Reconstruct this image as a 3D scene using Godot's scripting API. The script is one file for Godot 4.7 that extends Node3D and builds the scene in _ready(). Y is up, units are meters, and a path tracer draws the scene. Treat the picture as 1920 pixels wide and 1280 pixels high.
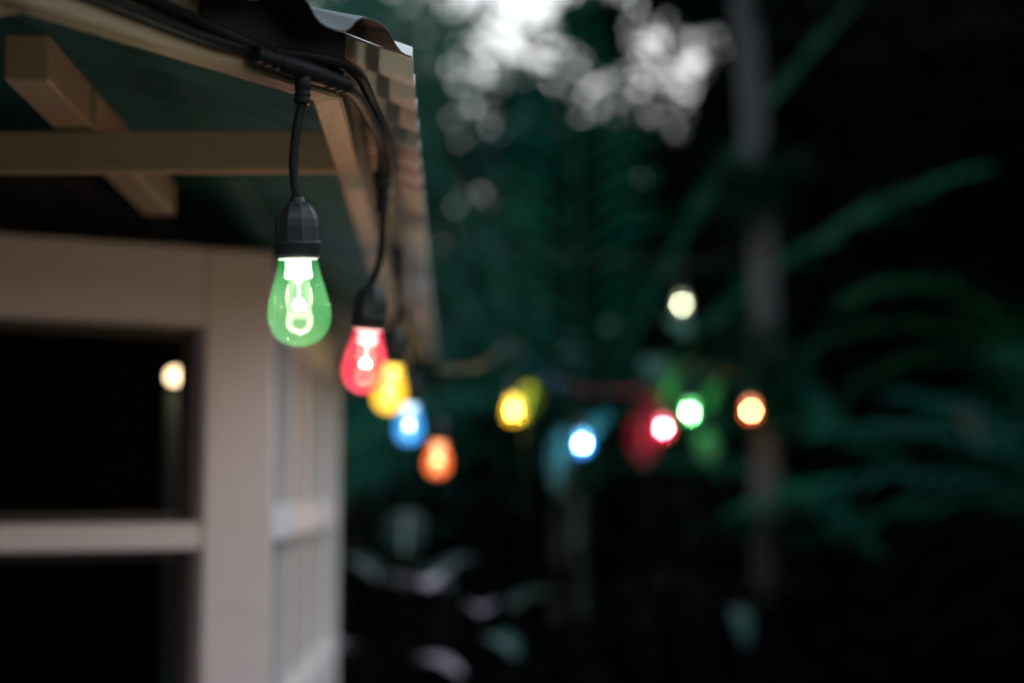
extends Node3D

# ---------------------------------------------------------------- geometry helpers
var taken := {}
var rng := RandomNumberGenerator.new()
var M := {}

class Shape:
	var st := SurfaceTool.new()
	var tint := Color(1, 1, 1)
	func _init(flat := true) -> void:
		st.begin(Mesh.PRIMITIVE_TRIANGLES)
		st.set_smooth_group(-1 if flat else 0)
	func smooth(on: bool) -> void:
		st.set_smooth_group(0 if on else -1)
	func v(p: Vector3, uv := Vector2.ZERO) -> void:
		st.set_color(tint)
		st.set_uv(uv)
		st.add_vertex(p)
	func tri(a: Vector3, b: Vector3, c: Vector3, out: Vector3) -> void:
		v(a)
		if (b - a).cross(c - a).dot(out) > 0.0:
			v(c); v(b)
		else:
			v(b); v(c)
	func quad(a: Vector3, b: Vector3, c: Vector3, d: Vector3, out: Vector3) -> void:
		tri(a, b, c, out)
		tri(a, c, d, out)
	# a box with chamfered edges, centred on c, half sizes h, in basis bs
	func box(c: Vector3, h: Vector3, bs := Basis.IDENTITY, e := 0.002) -> void:
		e = minf(e, minf(h.x, minf(h.y, h.z)) * 0.6)
		var P := func(sx: float, sy: float, sz: float, k: int) -> Vector3:
			var q := Vector3(sx * (h.x - (0.0 if k == 0 else e)), sy * (h.y - (0.0 if k == 1 else e)), sz * (h.z - (0.0 if k == 2 else e)))
			return c + bs * q
		for s in [-1.0, 1.0]:
			quad(P.call(s, -1, -1, 0), P.call(s, 1, -1, 0), P.call(s, 1, 1, 0), P.call(s, -1, 1, 0), bs * Vector3(s, 0, 0))
			quad(P.call(-1, s, -1, 1), P.call(1, s, -1, 1), P.call(1, s, 1, 1), P.call(-1, s, 1, 1), bs * Vector3(0, s, 0))
			quad(P.call(-1, -1, s, 2), P.call(1, -1, s, 2), P.call(1, 1, s, 2), P.call(-1, 1, s, 2), bs * Vector3(0, 0, s))
			for t in [-1.0, 1.0]:
				quad(P.call(s, t, -1, 0), P.call(s, t, 1, 0), P.call(s, t, 1, 1), P.call(s, t, -1, 1), bs * Vector3(s, t, 0))
				quad(P.call(s, -1, t, 0), P.call(s, 1, t, 0), P.call(s, 1, t, 2), P.call(s, -1, t, 2), bs * Vector3(s, 0, t))
				quad(P.call(-1, s, t, 1), P.call(1, s, t, 1), P.call(1, s, t, 2), P.call(-1, s, t, 2), bs * Vector3(0, s, t))
				for u in [-1.0, 1.0]:
					tri(P.call(s, t, u, 0), P.call(s, t, u, 1), P.call(s, t, u, 2), bs * Vector3(s, t, u))
	# a tube through points; radii one per point or a single one
	func tube(pts: Array, radii: Array, sides := 10, caps := true) -> void:
		var rings := []
		var side := Vector3.ZERO
		for i in pts.size():
			var d: Vector3 = (pts[mini(i + 1, pts.size() - 1)] - pts[maxi(i - 1, 0)]).normalized()
			if side == Vector3.ZERO:
				side = d.cross(Vector3.UP if absf(d.y) < 0.9 else Vector3.RIGHT).normalized()
			side = (side - d * side.dot(d)).normalized()
			var up := side.cross(d)
			var r: float = radii[mini(i, radii.size() - 1)]
			var ring := []
			for k in sides:
				var a := TAU * k / sides
				ring.append(pts[i] + (side * cos(a) + up * sin(a)) * r)
			rings.append(ring)
		for i in rings.size() - 1:
			for k in sides:
				var l := (k + 1) % sides
				var o: Vector3 = (rings[i][k] + rings[i][l]) * 0.5 - pts[i]
				quad(rings[i][k], rings[i][l], rings[i + 1][l], rings[i + 1][k], o)
		if caps:
			for e in [0, rings.size() - 1]:
				var o: Vector3 = pts[e] - pts[1 if e == 0 else e - 1]
				for k in sides:
					tri(pts[e], rings[e][k], rings[e][(k + 1) % sides], o)
	# surface of revolution about -y from origin: profile of [radius, distance down]; inward turns the faces round
	func lathe(prof: Array, sides := 32, inward := false, at := Transform3D()) -> void:
		for i in prof.size() - 1:
			for k in sides:
				var a := TAU * k / sides
				var b := TAU * (k + 1) / sides
				var q := []
				for g in [[i, a], [i, b], [i + 1, b], [i + 1, a]]:
					q.append(at * Vector3(prof[g[0]][0] * cos(g[1]), -prof[g[0]][1], prof[g[0]][0] * sin(g[1])))
				var m := (a + b) * 0.5
				var dr: float = prof[i + 1][0] - prof[i][0]
				var dy: float = prof[i + 1][1] - prof[i][1]
				var o := Vector3(cos(m) * dy, dr, sin(m) * dy)
				o = at.basis * o
				if inward:
					o = -o
				if prof[i][0] < 1e-6:
					tri(q[0], q[2], q[3], o)
				elif prof[i + 1][0] < 1e-6:
					tri(q[0], q[1], q[2], o)
				else:
					quad(q[0], q[1], q[2], q[3], o)
	func done() -> ArrayMesh:
		st.index()
		st.generate_normals()
		return st.commit()


func numbered(called: String) -> String:
	var n: int = taken.get(called, 0)
	taken[called] = n + 1
	return called if n == 0 else "%s_%03d" % [called, n]

func thing(called: String, label: String, category: String, at := Vector3.ZERO, group := "") -> Node3D:
	var o := Node3D.new()
	o.name = numbered(called)
	add_child(o)
	o.position = at
	tag(o, label, category, group)
	return o

func tag(o: Node, label: String, category: String, group := "") -> void:
	o.set_meta("label", label)
	o.set_meta("category", category)
	if group:
		o.set_meta("group", group)

func part(called: String, mesh: Mesh, mat: Material, parent: Node, xf := Transform3D()) -> MeshInstance3D:
	var o := MeshInstance3D.new()
	o.name = called if parent != self else numbered(called)
	if parent != self:
		var k := 0
		while parent.has_node(NodePath(o.name)):
			k += 1
			o.name = "%s_%03d" % [called, k]
	o.mesh = mesh
	o.material_override = null
	for i in mesh.get_surface_count():
		o.set_surface_override_material(i, mat)
	o.transform = xf
	parent.add_child(o, true)
	return o

# a straight board from a to b (world), given width across and height along up; its own axes so that the grain runs along it
func board(called: String, parent: Node3D, a: Vector3, b: Vector3, width: float, height: float, mat: Material, up := Vector3.UP, chamfer := 0.002) -> MeshInstance3D:
	var x := (b - a).normalized()
	var z := x.cross(up).normalized()
	var y := z.cross(x).normalized()
	var s := Shape.new()
	s.box(Vector3.ZERO, Vector3((b - a).length() * 0.5, height * 0.5, width * 0.5), Basis.IDENTITY, chamfer)
	var off := parent.position if parent.get_parent() == self else parent.position + (parent.get_parent() as Node3D).position
	return part(called, s.done(), mat, parent, Transform3D(Basis(x, y, z), (a + b) * 0.5 - off))

func smooth_path(p: Array, n := 8) -> Array:
	var out := []
	for i in p.size() - 1:
		var a: Vector3 = p[maxi(i - 1, 0)]
		var b: Vector3 = p[i]
		var c: Vector3 = p[i + 1]
		var d: Vector3 = p[mini(i + 2, p.size() - 1)]
		for k in n:
			out.append(b.cubic_interpolate(c, a, d, float(k) / n))
	out.append(p[-1])
	return out

# ---------------------------------------------------------------- materials
func noise_tex(freq: float, colors: Array, size := 256, seed_ := 1, normal := false, octaves := 4) -> NoiseTexture2D:
	var n := FastNoiseLite.new()
	n.noise_type = FastNoiseLite.TYPE_SIMPLEX_SMOOTH
	n.seed = seed_
	n.frequency = freq
	n.fractal_octaves = octaves
	var t := NoiseTexture2D.new()
	t.width = size
	t.height = size
	t.seamless = true
	t.noise = n
	if normal:
		t.as_normal_map = true
		t.bump_strength = 6.0
	elif colors.size():
		var g := Gradient.new()
		g.offsets = PackedFloat32Array(range(colors.size()).map(func(i): return float(i) / (colors.size() - 1)))
		g.colors = PackedColorArray(colors)
		t.color_ramp = g
	return t

func lin(r: float, g: float, b: float) -> Color:
	return Color(r, g, b).linear_to_srgb()

func mat(called: String, col: Color, rough := 0.7) -> StandardMaterial3D:
	var m := StandardMaterial3D.new()
	m.resource_name = called
	m.albedo_color = col
	m.roughness = rough
	M[called] = m
	return m

func painted_wood(called: String, a: Color, b: Color, seed_: int, rough := 0.55) -> StandardMaterial3D:
	var m := mat(called, Color.WHITE, rough)
	m.albedo_texture = noise_tex(0.02, [b, a, a.lerp(b, 0.3), a, b.lerp(a, 0.4)], 256, seed_)
	m.uv1_triplanar = true
	m.uv1_scale = Vector3(1.6, 14, 14)
	m.normal_enabled = true
	m.normal_texture = noise_tex(0.03, [], 256, seed_ + 7, true)
	m.normal_scale = 0.25
	return m

func make_materials() -> void:
	painted_wood("trim_wood", lin(0.40, 0.29, 0.18), lin(0.30, 0.21, 0.125), 3)
	painted_wood("wall_paint", lin(0.88, 0.76, 0.78), lin(0.74, 0.62, 0.64), 5)
	painted_wood("plank_paint", lin(0.76, 0.70, 0.66), lin(0.62, 0.57, 0.54), 9)
	painted_wood("frame_paint", lin(0.86, 0.84, 0.86), lin(0.76, 0.74, 0.76), 13)
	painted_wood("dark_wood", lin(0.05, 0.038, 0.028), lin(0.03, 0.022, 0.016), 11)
	var ms := mat("roof_metal", Color.WHITE, 0.42)
	ms.albedo_texture = noise_tex(0.012, [lin(0.60, 0.57, 0.52), lin(0.78, 0.75, 0.70), lin(0.70, 0.67, 0.62), lin(0.46, 0.40, 0.33)], 256, 21)
	ms.uv1_triplanar = true
	ms.uv1_scale = Vector3(3, 3, 3)
	ms.metallic = 0.1
	var rub := mat("rubber", lin(0.012, 0.014, 0.015), 0.5)
	rub.normal_enabled = true
	rub.normal_texture = noise_tex(0.2, [], 128, 31, true)
	rub.normal_scale = 0.15
	rub.uv1_triplanar = true
	rub.uv1_scale = Vector3(30, 30, 30)
	rub.metallic_specular = 0.3
	mat("socket_plastic", lin(0.016, 0.024, 0.026), 0.42)
	M.roof_shaded = ms.duplicate()
	M.roof_shaded.resource_name = "roof_shaded"
	M.roof_shaded.albedo_color = lin(0.06, 0.06, 0.06)  # copy of the metal darkened for the shade at the front corner
	M.roof_teal_shaded = ms.duplicate()
	M.roof_teal_shaded.resource_name = "roof_teal_shaded"
	M.roof_teal_shaded.albedo_color = lin(0.07, 0.26, 0.26)  # same metal darkened, shade under the roof put into a teal colour
	mat("bank_green", lin(0.004, 0.013, 0.009), 1.0)
	M.bank_green.metallic_specular = 0.0
	mat("curtain_cloth", lin(0.62, 0.57, 0.52), 0.9)
	var du := mat("glass_dust", lin(0.9, 0.95, 0.9), 0.9)
	du.backlight_enabled = true
	du.backlight = Color(1.0, 1.0, 1.0)
	mat("green_stem", lin(0.10, 0.15, 0.11), 0.6)
	mat("shade_black", lin(0.008, 0.009, 0.009), 0.7)  # near black that stands for shade on the front fascia
	var pane := mat("pane_glass", Color(0.02, 0.025, 0.025, 0.12), 0.02)
	pane.transparency = BaseMaterial3D.TRANSPARENCY_ALPHA
	pane.specular_mode = BaseMaterial3D.SPECULAR_DISABLED
	var soil := mat("soil", Color.WHITE, 0.95)
	soil.albedo_texture = noise_tex(0.03, [lin(0.02, 0.017, 0.012), lin(0.045, 0.036, 0.025), lin(0.02, 0.03, 0.014)], 256, 41)
	soil.uv1_triplanar = true
	soil.uv1_scale = Vector3(0.7, 0.7, 0.7)
	var bark := mat("palm_bark", Color.WHITE, 0.9)
	bark.albedo_texture = noise_tex(0.04, [lin(0.010, 0.012, 0.014), lin(0.045, 0.05, 0.056), lin(0.014, 0.016, 0.018), lin(0.11, 0.12, 0.135)], 256, 51)
	bark.uv1_triplanar = true
	bark.uv1_scale = Vector3(1.3, 1.3, 1.3)
	var br := mat("brown_bark", Color.WHITE, 0.9)
	br.albedo_texture = noise_tex(0.04, [lin(0.05, 0.04, 0.03), lin(0.11, 0.085, 0.065)], 256, 52)
	br.uv1_triplanar = true
	br.uv1_scale = Vector3(8, 3, 8)
	var lf := mat("leaf", Color.WHITE, 0.5)
	lf.vertex_color_use_as_albedo = true
	lf.backlight_enabled = true
	lf.backlight = Color(0.4, 0.45, 0.4)
	lf.metallic_specular = 0.12
	var pl := mat("pale_leaf", Color.WHITE, 0.5)
	pl.vertex_color_use_as_albedo = true
	pl.backlight_enabled = true
	pl.backlight = Color(0.85, 0.95, 0.88)
	pl.metallic_specular = 0.12
	var gl := mat("glossy_leaf", Color.WHITE, 0.32)
	gl.vertex_color_use_as_albedo = true
	gl.backlight_enabled = true
	gl.backlight = Color(0.3, 0.35, 0.3)
	gl.metallic_specular = 0.2

# ---------------------------------------------------------------- corrugated roof
# one sheet of a slope: eave runs from p along dir (flat), inward across; u0..u1 along the eave; the hips cut the ends by k0, k1 per metre inward
func sheet_mesh(p: Vector3, dir: Vector3, inward: Vector3, u0: float, u1: float, k0: float, k1: float, depth: float, slope: float, pitch: float, amp: float, drop: float, wobble := 0.0) -> ArrayMesh:
	var s := Shape.new(false)
	var rows := 10
	var cols := int(ceil((u1 - u0) / pitch * 14.0))
	var H := func(u: float, w: float) -> float:
		return slope * w + amp * tanh(1.7 * cos(TAU * u / pitch + PI)) / 0.935 - drop + wobble * sin(u * 9.0) * sin(w * 7.0 + u * 3.0)
	var G := []
	for r in rows + 1:
		var w := depth * r / rows
		var row := []
		var a := u0 + k0 * w
		var b := maxf(a, u1 - k1 * w)
		for c in cols + 1:
			var u := lerpf(a, b, float(c) / cols)
			row.append(p + dir * u + inward * w + Vector3.UP * H.call(u, w))
		G.append(row)
	var th := Vector3.DOWN * 0.0014
	for r in rows:
		for c in cols:
			s.quad(G[r][c], G[r][c + 1], G[r + 1][c + 1], G[r + 1][c], Vector3.UP)
			s.quad(G[r][c] + th, G[r][c + 1] + th, G[r + 1][c + 1] + th, G[r + 1][c] + th, Vector3.DOWN)
	s.smooth(false)
	for c in cols:
		s.quad(G[0][c], G[0][c + 1], G[0][c + 1] + th, G[0][c] + th, -inward)
	for r in rows:
		s.quad(G[r][0], G[r + 1][0], G[r + 1][0] + th, G[r][0] + th, -dir)
		s.quad(G[r][cols], G[r + 1][cols], G[r + 1][cols] + th, G[r][cols] + th, dir)
	return s.done()

# ---------------------------------------------------------------- string lights
const BULBS := {
	"green": [Color(0.05, 0.62, 0.16), Color(0.07, 0.92, 0.20), Color(1.0, 0.96, 0.72), Color(0.10, 1.0, 0.22)],
	"red": [Color(0.85, 0.03, 0.07), Color(1.7, 0.03, 0.17), Color(1.0, 0.38, 0.22), Color(1.0, 0.03, 0.12)],
	"yellow": [Color(0.95, 0.60, 0.01), Color(2.2, 1.3, 0.0), Color(1.0, 0.70, 0.34), Color(1.0, 0.70, 0.08)],
	"blue": [Color(0.05, 0.36, 0.85), Color(0.03, 0.65, 1.7), Color(0.32, 0.62, 1.0), Color(0.04, 0.42, 1.0)],
	"orange": [Color(0.95, 0.22, 0.02), Color(2.2, 0.30, 0.005), Color(1.0, 0.55, 0.30), Color(1.0, 0.28, 0.06)],
	"white": [Color(0.9, 0.85, 0.7), Color(0.5, 0.48, 0.36), Color(1.0, 0.93, 0.72), Color(1.0, 0.93, 0.72)],
}
const CORES := {
	"white": Color(0.62, 0.60, 0.40), "green": Color(0.62, 0.95, 0.58), "red": Color(1.0, 0.62, 0.60), "yellow": Color(0.85, 0.66, 0.06), "blue": Color(0.72, 0.95, 1.0), "orange": Color(1.0, 0.42, 0.17),
}
const GLASS := [[13.6, 40.0], [13.9, 44.0], [14.9, 49.0], [16.5, 55.0], [18.3, 61.0], [20.2, 68.0], [21.6, 74.0], [22.4, 79.0], [22.4, 83.0], [21.5, 88.0], [19.6, 92.5], [16.8, 96.5], [13.2, 99.7], [9.0, 101.8], [4.6, 103.0], [0.0, 103.3]]
const FAR_CORES := {
	"white": Color(0.30, 0.34, 0.22), "green": Color(0.36, 0.90, 0.40), "red": Color(1.0, 0.30, 0.36), "yellow": Color(0.90, 0.66, 0.04), "blue": Color(0.34, 0.78, 1.0), "orange": Color(1.0, 0.44, 0.24),
}
var bulb_meshes := {}

func build_bulb_meshes() -> void:
	var mm := 0.001
	# outer and inner wall of the glass, joined at the neck
	var prof := GLASS
	var outer := []
	var inner := []
	for i in prof.size():
		outer.append([prof[i][0] * mm, prof[i][1] * mm])
		inner.append([maxf(0.0, prof[i][0] - 1.3) * mm, (prof[i][1] - 1.3 * float(i) / (prof.size() - 1)) * mm])
	var g := Shape.new(false)
	g.lathe(outer, 48)
	g.lathe(inner, 48, true)
	g.lathe([inner[0], outer[0]], 48, true)
	bulb_meshes.glass = g.done()
	# socket: neck, twelve-sided dome with raised seams, collar and tapering rim
	var s := Shape.new(false)
	var dome := [[5.3, 3.8], [8.2, 5.0], [11.0, 7.6], [13.2, 11.2], [14.6, 15.5], [15.2, 21.0], [15.5, 31.0]]
	for i in dome.size():
		dome[i] = [dome[i][0] * mm, dome[i][1] * mm]
	s.smooth(false)
	s.lathe(dome, 10)
	s.smooth(true)
	s.lathe([[0.0, 0.0], [4.4 * mm, 0.0], [5.0 * mm, 0.5 * mm], [5.0 * mm, 2.6 * mm], [5.9 * mm, 3.0 * mm], [5.9 * mm, 4.4 * mm]], 24)
	s.lathe([[14.0 * mm, 30.6 * mm], [16.0 * mm, 30.9 * mm], [16.3 * mm, 31.6 * mm], [16.3 * mm, 33.4 * mm], [15.9 * mm, 34.2 * mm], [15.6 * mm, 38.0 * mm], [14.7 * mm, 42.0 * mm], [14.0 * mm, 42.4 * mm], [13.8 * mm, 40.0 * mm]], 40)
	for k in 10:
		var a := TAU * k / 10
		var pts := []
		for q in dome:
			pts.append(Vector3(cos(a) * q[0], -q[1], sin(a) * q[0]))
		s.tube(pts, [0.35 * mm], 6, false)
	bulb_meshes.socket = s.done()
	var c := Shape.new(false)
	c.lathe([[0.0, 44.0 * mm], [9.0 * mm, 44.0 * mm], [9.3 * mm, 50.0 * mm], [9.9 * mm, 51.5 * mm], [9.9 * mm, 55.0 * mm], [8.6 * mm, 56.2 * mm], [3.0 * mm, 57.0 * mm], [1.2 * mm, 60.0 * mm], [0.0, 60.0 * mm]], 32)
	bulb_meshes.collar = c.done()
	var e := Shape.new(false)
	e.lathe([[0.0, 69.0 * mm], [1.4 * mm, 69.2 * mm], [3.6 * mm, 71.0 * mm], [4.9 * mm, 74.0 * mm], [4.9 * mm, 76.5 * mm], [4.0 * mm, 77.6 * mm], [0.0, 77.8 * mm]], 24)
	bulb_meshes.led = e.done()
	var r := Shape.new(false)
	r.lathe([[0.0, 57.0 * mm], [0.9 * mm, 57.2 * mm], [0.9 * mm, 69.6 * mm], [0.0, 69.8 * mm]], 12)
	bulb_meshes.rod = r.done()
	var t := Shape.new(false)
	t.lathe([[6.5 * mm, 56.3 * mm], [7.2 * mm, 66.0 * mm], [8.0 * mm, 78.0 * mm]], 32)
	t.lathe([[5.8 * mm, 56.3 * mm], [6.5 * mm, 66.0 * mm], [7.3 * mm, 78.0 * mm]], 32, true)
	t.lathe([[7.3 * mm, 78.0 * mm], [8.0 * mm, 78.0 * mm]], 32, true)
	bulb_meshes.tube = t.done()
	var cap := Shape.new(false)
	cap.lathe([[0.0, 36.0 * mm], [13.2 * mm, 36.0 * mm], [13.2 * mm, 43.2 * mm], [9.0 * mm, 43.6 * mm], [0.0, 43.6 * mm]], 32)
	bulb_meshes.cap = cap.done()

func glow(called: String, col: Color, energy: float) -> StandardMaterial3D:
	if M.has(called):
		return M[called]
	var m := mat(called, Color(0.8, 0.8, 0.8), 0.5)
	m.emission_enabled = true
	m.emission = col.linear_to_srgb()
	m.emission_energy_multiplier = energy
	return m

# top: where the socket's neck begins; down: the way the bulb hangs; tee: middle of the T on the cable; along: the way the cable runs there
func pendant(color: String, label: String, top: Vector3, down: Vector3, tee: Vector3, along: Vector3, bend: Vector3, energy: float, near: bool) -> void:
	var o := thing("string_light", label, "string light", top, "coloured bulbs hanging along one cable")
	var y := -down.normalized()
	var x := y.cross(Vector3.BACK).normalized()
	var tilt := Transform3D(Basis(x, y, x.cross(y)), Vector3.ZERO)
	# T joint moulded on the cable
	var k := Shape.new(false)
	var al := along.normalized()
	var pts := []
	var rr := []
	for q in [[-50, 4.6], [-49.8, 6.0], [-46, 6.2], [-45, 5.4], [-42, 5.4], [-41, 6.4], [-37, 6.4], [-36, 5.6], [-33, 5.6], [-32, 6.6], [-28, 6.6], [-27, 5.8], [-24, 5.8], [-23, 6.9], [-8, 7.2], [8, 7.2], [23, 6.9], [24, 5.8], [27, 5.8], [28, 6.6], [32, 6.6], [33, 5.6], [36, 5.6], [37, 6.4], [41, 6.4], [42, 5.4], [45, 5.4], [46, 6.2], [49.8, 6.0], [50, 4.6]]:
		pts.append(tee - top + al * q[0] * 0.001)
		rr.append(q[1] * 0.001)
	k.tube(pts, rr, 16)
	pts = []
	rr = []
	for q in [[0, 5.2], [9, 5.4], [14, 5.6], [14.4, 5.0], [16, 5.0], [16.4, 5.8], [18.4, 5.8], [18.8, 5.2], [20.4, 5.2], [20.8, 6.0], [23.5, 6.0], [24, 5.4], [24.1, 3.4]]:
		pts.append(tee - top + Vector3.DOWN * q[0] * 0.001)
		rr.append(q[1] * 0.001)
	k.tube(pts, rr, 16)
	part("tee_joint", k.done(), M.rubber, o)
	var cord := Shape.new(false)
	var a := tee - top + Vector3.DOWN * 0.022
	cord.tube(smooth_path([a, a.lerp(Vector3.ZERO, 0.3) + bend * 0.8, a.lerp(Vector3.ZERO, 0.68) + bend, y * -0.001], 6), [0.0033], 12)
	part("cord", cord.done(), M.rubber, o)
	part("socket", bulb_meshes.socket, M.socket_plastic, o, tilt)
	var c: Array = BULBS[color]
	var core: Color = CORES[color]
	if not near:
		core = FAR_CORES[color]
	var key := color + ("" if near else "_dim")
	if not M.has(key + "_glass"):
		var gm := mat(key + "_glass", ((c[0] as Color).lerp(Color(1, 1, 1), 0.25) * (0.12 if color == "green" else 0.15)).linear_to_srgb(), 0.03)
		gm.albedo_color.a = 0.1
		gm.transparency = BaseMaterial3D.TRANSPARENCY_ALPHA
		gm.metallic_specular = 0.22
		gm.emission_enabled = true
		gm.emission = ((c[1] as Color) * 0.4).linear_to_srgb()
		gm.emission_energy_multiplier = (1.9 if color == "green" else 3.3) if near else 0.6
		var tm := mat(key + "_pipe", Color(0, 0, 0, 0.0), 0.08)
		tm.transparency = BaseMaterial3D.TRANSPARENCY_ALPHA
		tm.albedo_color.a = 0.1
		tm.specular_mode = BaseMaterial3D.SPECULAR_DISABLED
		tm.emission_enabled = true
		tm.emission = core.lerp(c[0], 0.35).linear_to_srgb()
		tm.emission_energy_multiplier = 1.3
	var gb := part("glass_bulb", bulb_meshes.glass, M[key + "_glass"], o, tilt)
	if near:
		var ds := Shape.new(false)
		for i in 110:
			var yy := rng.randf_range(46.0, 100.0)
			var rad := 0.0
			for n in GLASS.size() - 1:
				if yy >= GLASS[n][1] and yy <= GLASS[n + 1][1]:
					rad = lerpf(GLASS[n][0], GLASS[n + 1][0], (yy - GLASS[n][1]) / (GLASS[n + 1][1] - GLASS[n][1]))
			var an := rng.randf() * TAU
			var ce := Vector3(cos(an) * (rad + 0.1), -yy, sin(an) * (rad + 0.1)) * 0.001
			var ou := Vector3(cos(an), 0, sin(an))
			var tu := Vector3(-sin(an), 0, cos(an))
			var sz := rng.randf_range(0.00012, 0.00034) * (1.0 if rng.randf() < 0.9 else 1.6)
			for n in 5:
				var a0 := TAU * n / 5
				var a1 := TAU * (n + 1) / 5
				ds.tri(ce + ou * 0.00008, ce + (tu * cos(a0) + Vector3.UP * sin(a0)) * sz, ce + (tu * cos(a1) + Vector3.UP * sin(a1)) * sz, ou)
		part("dust", ds.done(), M.glass_dust, gb).set_meta("kind", "stuff")
	part("lamp_cap", bulb_meshes.cap, glow(key + "_cap_glow", core, 1.6), gb)
	part("light_collar", bulb_meshes.collar, glow(key + "_collar_glow", core, 1.5), gb)
	part("light_pipe", bulb_meshes.tube, M[key + "_pipe"], gb)
	part("light_rod", bulb_meshes.rod, glow(key + "_rod_glow", core, 2.2), gb)
	part("led_lens", bulb_meshes.led, glow(key + "_led_glow", core, 17.0 if near else 420.0), gb)
	var l := OmniLight3D.new()
	l.name = "bulb_light"
	l.position = tilt * Vector3(0, -0.0745, 0)
	l.light_color = ((c[2] if near else c[3]) as Color).linear_to_srgb()
	l.light_energy = energy
	l.light_size = 0.012
	l.omni_range = 12.0
	l.omni_attenuation = 2.0
	l.shadow_enabled = true
	o.add_child(l, true)
	if near:
		# the lens throws most of the light down on the tip of the glass
		var b := SpotLight3D.new()
		b.name = "lens_beam"
		b.position = tilt * Vector3(0, -0.0742, 0)
		b.basis = tilt.basis * Basis(Vector3.RIGHT, -PI / 2)
		b.light_color = (c[2] as Color).linear_to_srgb()
		b.light_energy = 0.014
		b.light_size = 0.012
		b.spot_angle = 48.0
		b.spot_angle_attenuation = 1.0
		b.spot_range = 12.0
		b.spot_attenuation = 2.0
		b.shadow_enabled = true
		o.add_child(b, true)

# ---------------------------------------------------------------- plants
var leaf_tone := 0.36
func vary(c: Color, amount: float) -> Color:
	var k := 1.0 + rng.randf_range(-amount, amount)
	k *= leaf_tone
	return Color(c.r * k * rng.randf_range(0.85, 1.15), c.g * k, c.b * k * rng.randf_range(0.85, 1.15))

# a mass of folded leaves round clump centres inside an ellipsoid
func leaf_mass(center: Vector3, radii: Vector3, clumps: int, per: int, size: float, col: Color, spread := 0.3, hollow := 0.35) -> ArrayMesh:
	var s := Shape.new(true)
	for i in clumps:
		var d := Vector3(rng.randfn(), rng.randfn(), rng.randfn()).normalized() * pow(rng.randf_range(hollow, 1.0), 0.6)
		var cc := center + d * radii
		var cl := vary(col, 0.35)
		for j in per:
			var p := cc + Vector3(rng.randfn(), rng.randfn() * 0.7, rng.randfn()) * spread
			leaf(s, p, Vector3(rng.randfn(), rng.randfn() * 0.5 - 0.45, rng.randfn()).normalized(), size * rng.randf_range(0.6, 1.3), 0.42, vary(cl, 0.2))
	return s.done()

func leaf(s: Shape, p: Vector3, along: Vector3, size: float, wide: float, col: Color) -> void:
	s.tint = col
	var side := along.cross(Vector3(rng.randfn() * 0.5, 1, rng.randfn() * 0.5)).normalized()
	var up := side.cross(along).normalized()
	var mid := p + along * size * 0.45 + up * size * 0.05
	var tip := p + along * size - up * size * 0.12
	var l := mid + side * size * wide * 0.5 - up * size * 0.1
	var r := mid - side * size * wide * 0.5 - up * size * 0.1
	s.tri(p, l, mid, up); s.tri(l, tip, mid, up); s.tri(p, r, mid, up); s.tri(r, tip, mid, up)

# a large single blade: stalk point, heading (flat), rise angle, length, width, how far it bends over
func blade(p: Vector3, heading: float, rise: float, length: float, width: float, bend: float, col: Color, rib: Color, n := 12, wave := 0.03, heart := false) -> ArrayMesh:
	var s := Shape.new(false)
	var pos := p
	var ang := rise
	var h := Vector3(cos(heading), 0, sin(heading))
	var side := Vector3(-sin(heading), 0, cos(heading))
	var rows := []
	for i in n + 1:
		var t := float(i) / n
		var d := h * cos(ang) + Vector3.UP * sin(ang)
		var up := -h * sin(ang) + Vector3.UP * cos(ang)
		var w := width * 0.5 * (pow(sin(PI * clampf(0.06 + t * 0.94, 0.0, 1.0)), 0.7) if not heart else sqrt(maxf(0.0, 1.0 - t)) * (0.75 + 0.5 * sin(t * PI * 0.8)))
		var rip := wave * width * sin(t * 23.0 + heading * 3.0)
		rows.append([pos - side * w + up * (0.28 * w + rip), pos - side * w * 0.5 + up * 0.10 * w, pos, pos + side * w * 0.5 + up * 0.10 * w, pos + side * w + up * (0.28 * w - rip), up])
		pos += d * length / n
		ang -= bend / n
	for i in n:
		var c := vary(col, 0.08)
		for k in 4:
			s.tint = c
			s.quad(rows[i][k], rows[i][k + 1], rows[i + 1][k + 1], rows[i + 1][k], rows[i][5])
	s.tint = rib
	var mids := []
	var rad := []
	for i in n + 1:
		mids.append(rows[i][2])
		rad.append(width * 0.02 * (1.05 - float(i) / n) + 0.001)
	s.tube(mids, rad, 6, false)
	return s.done()

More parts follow.
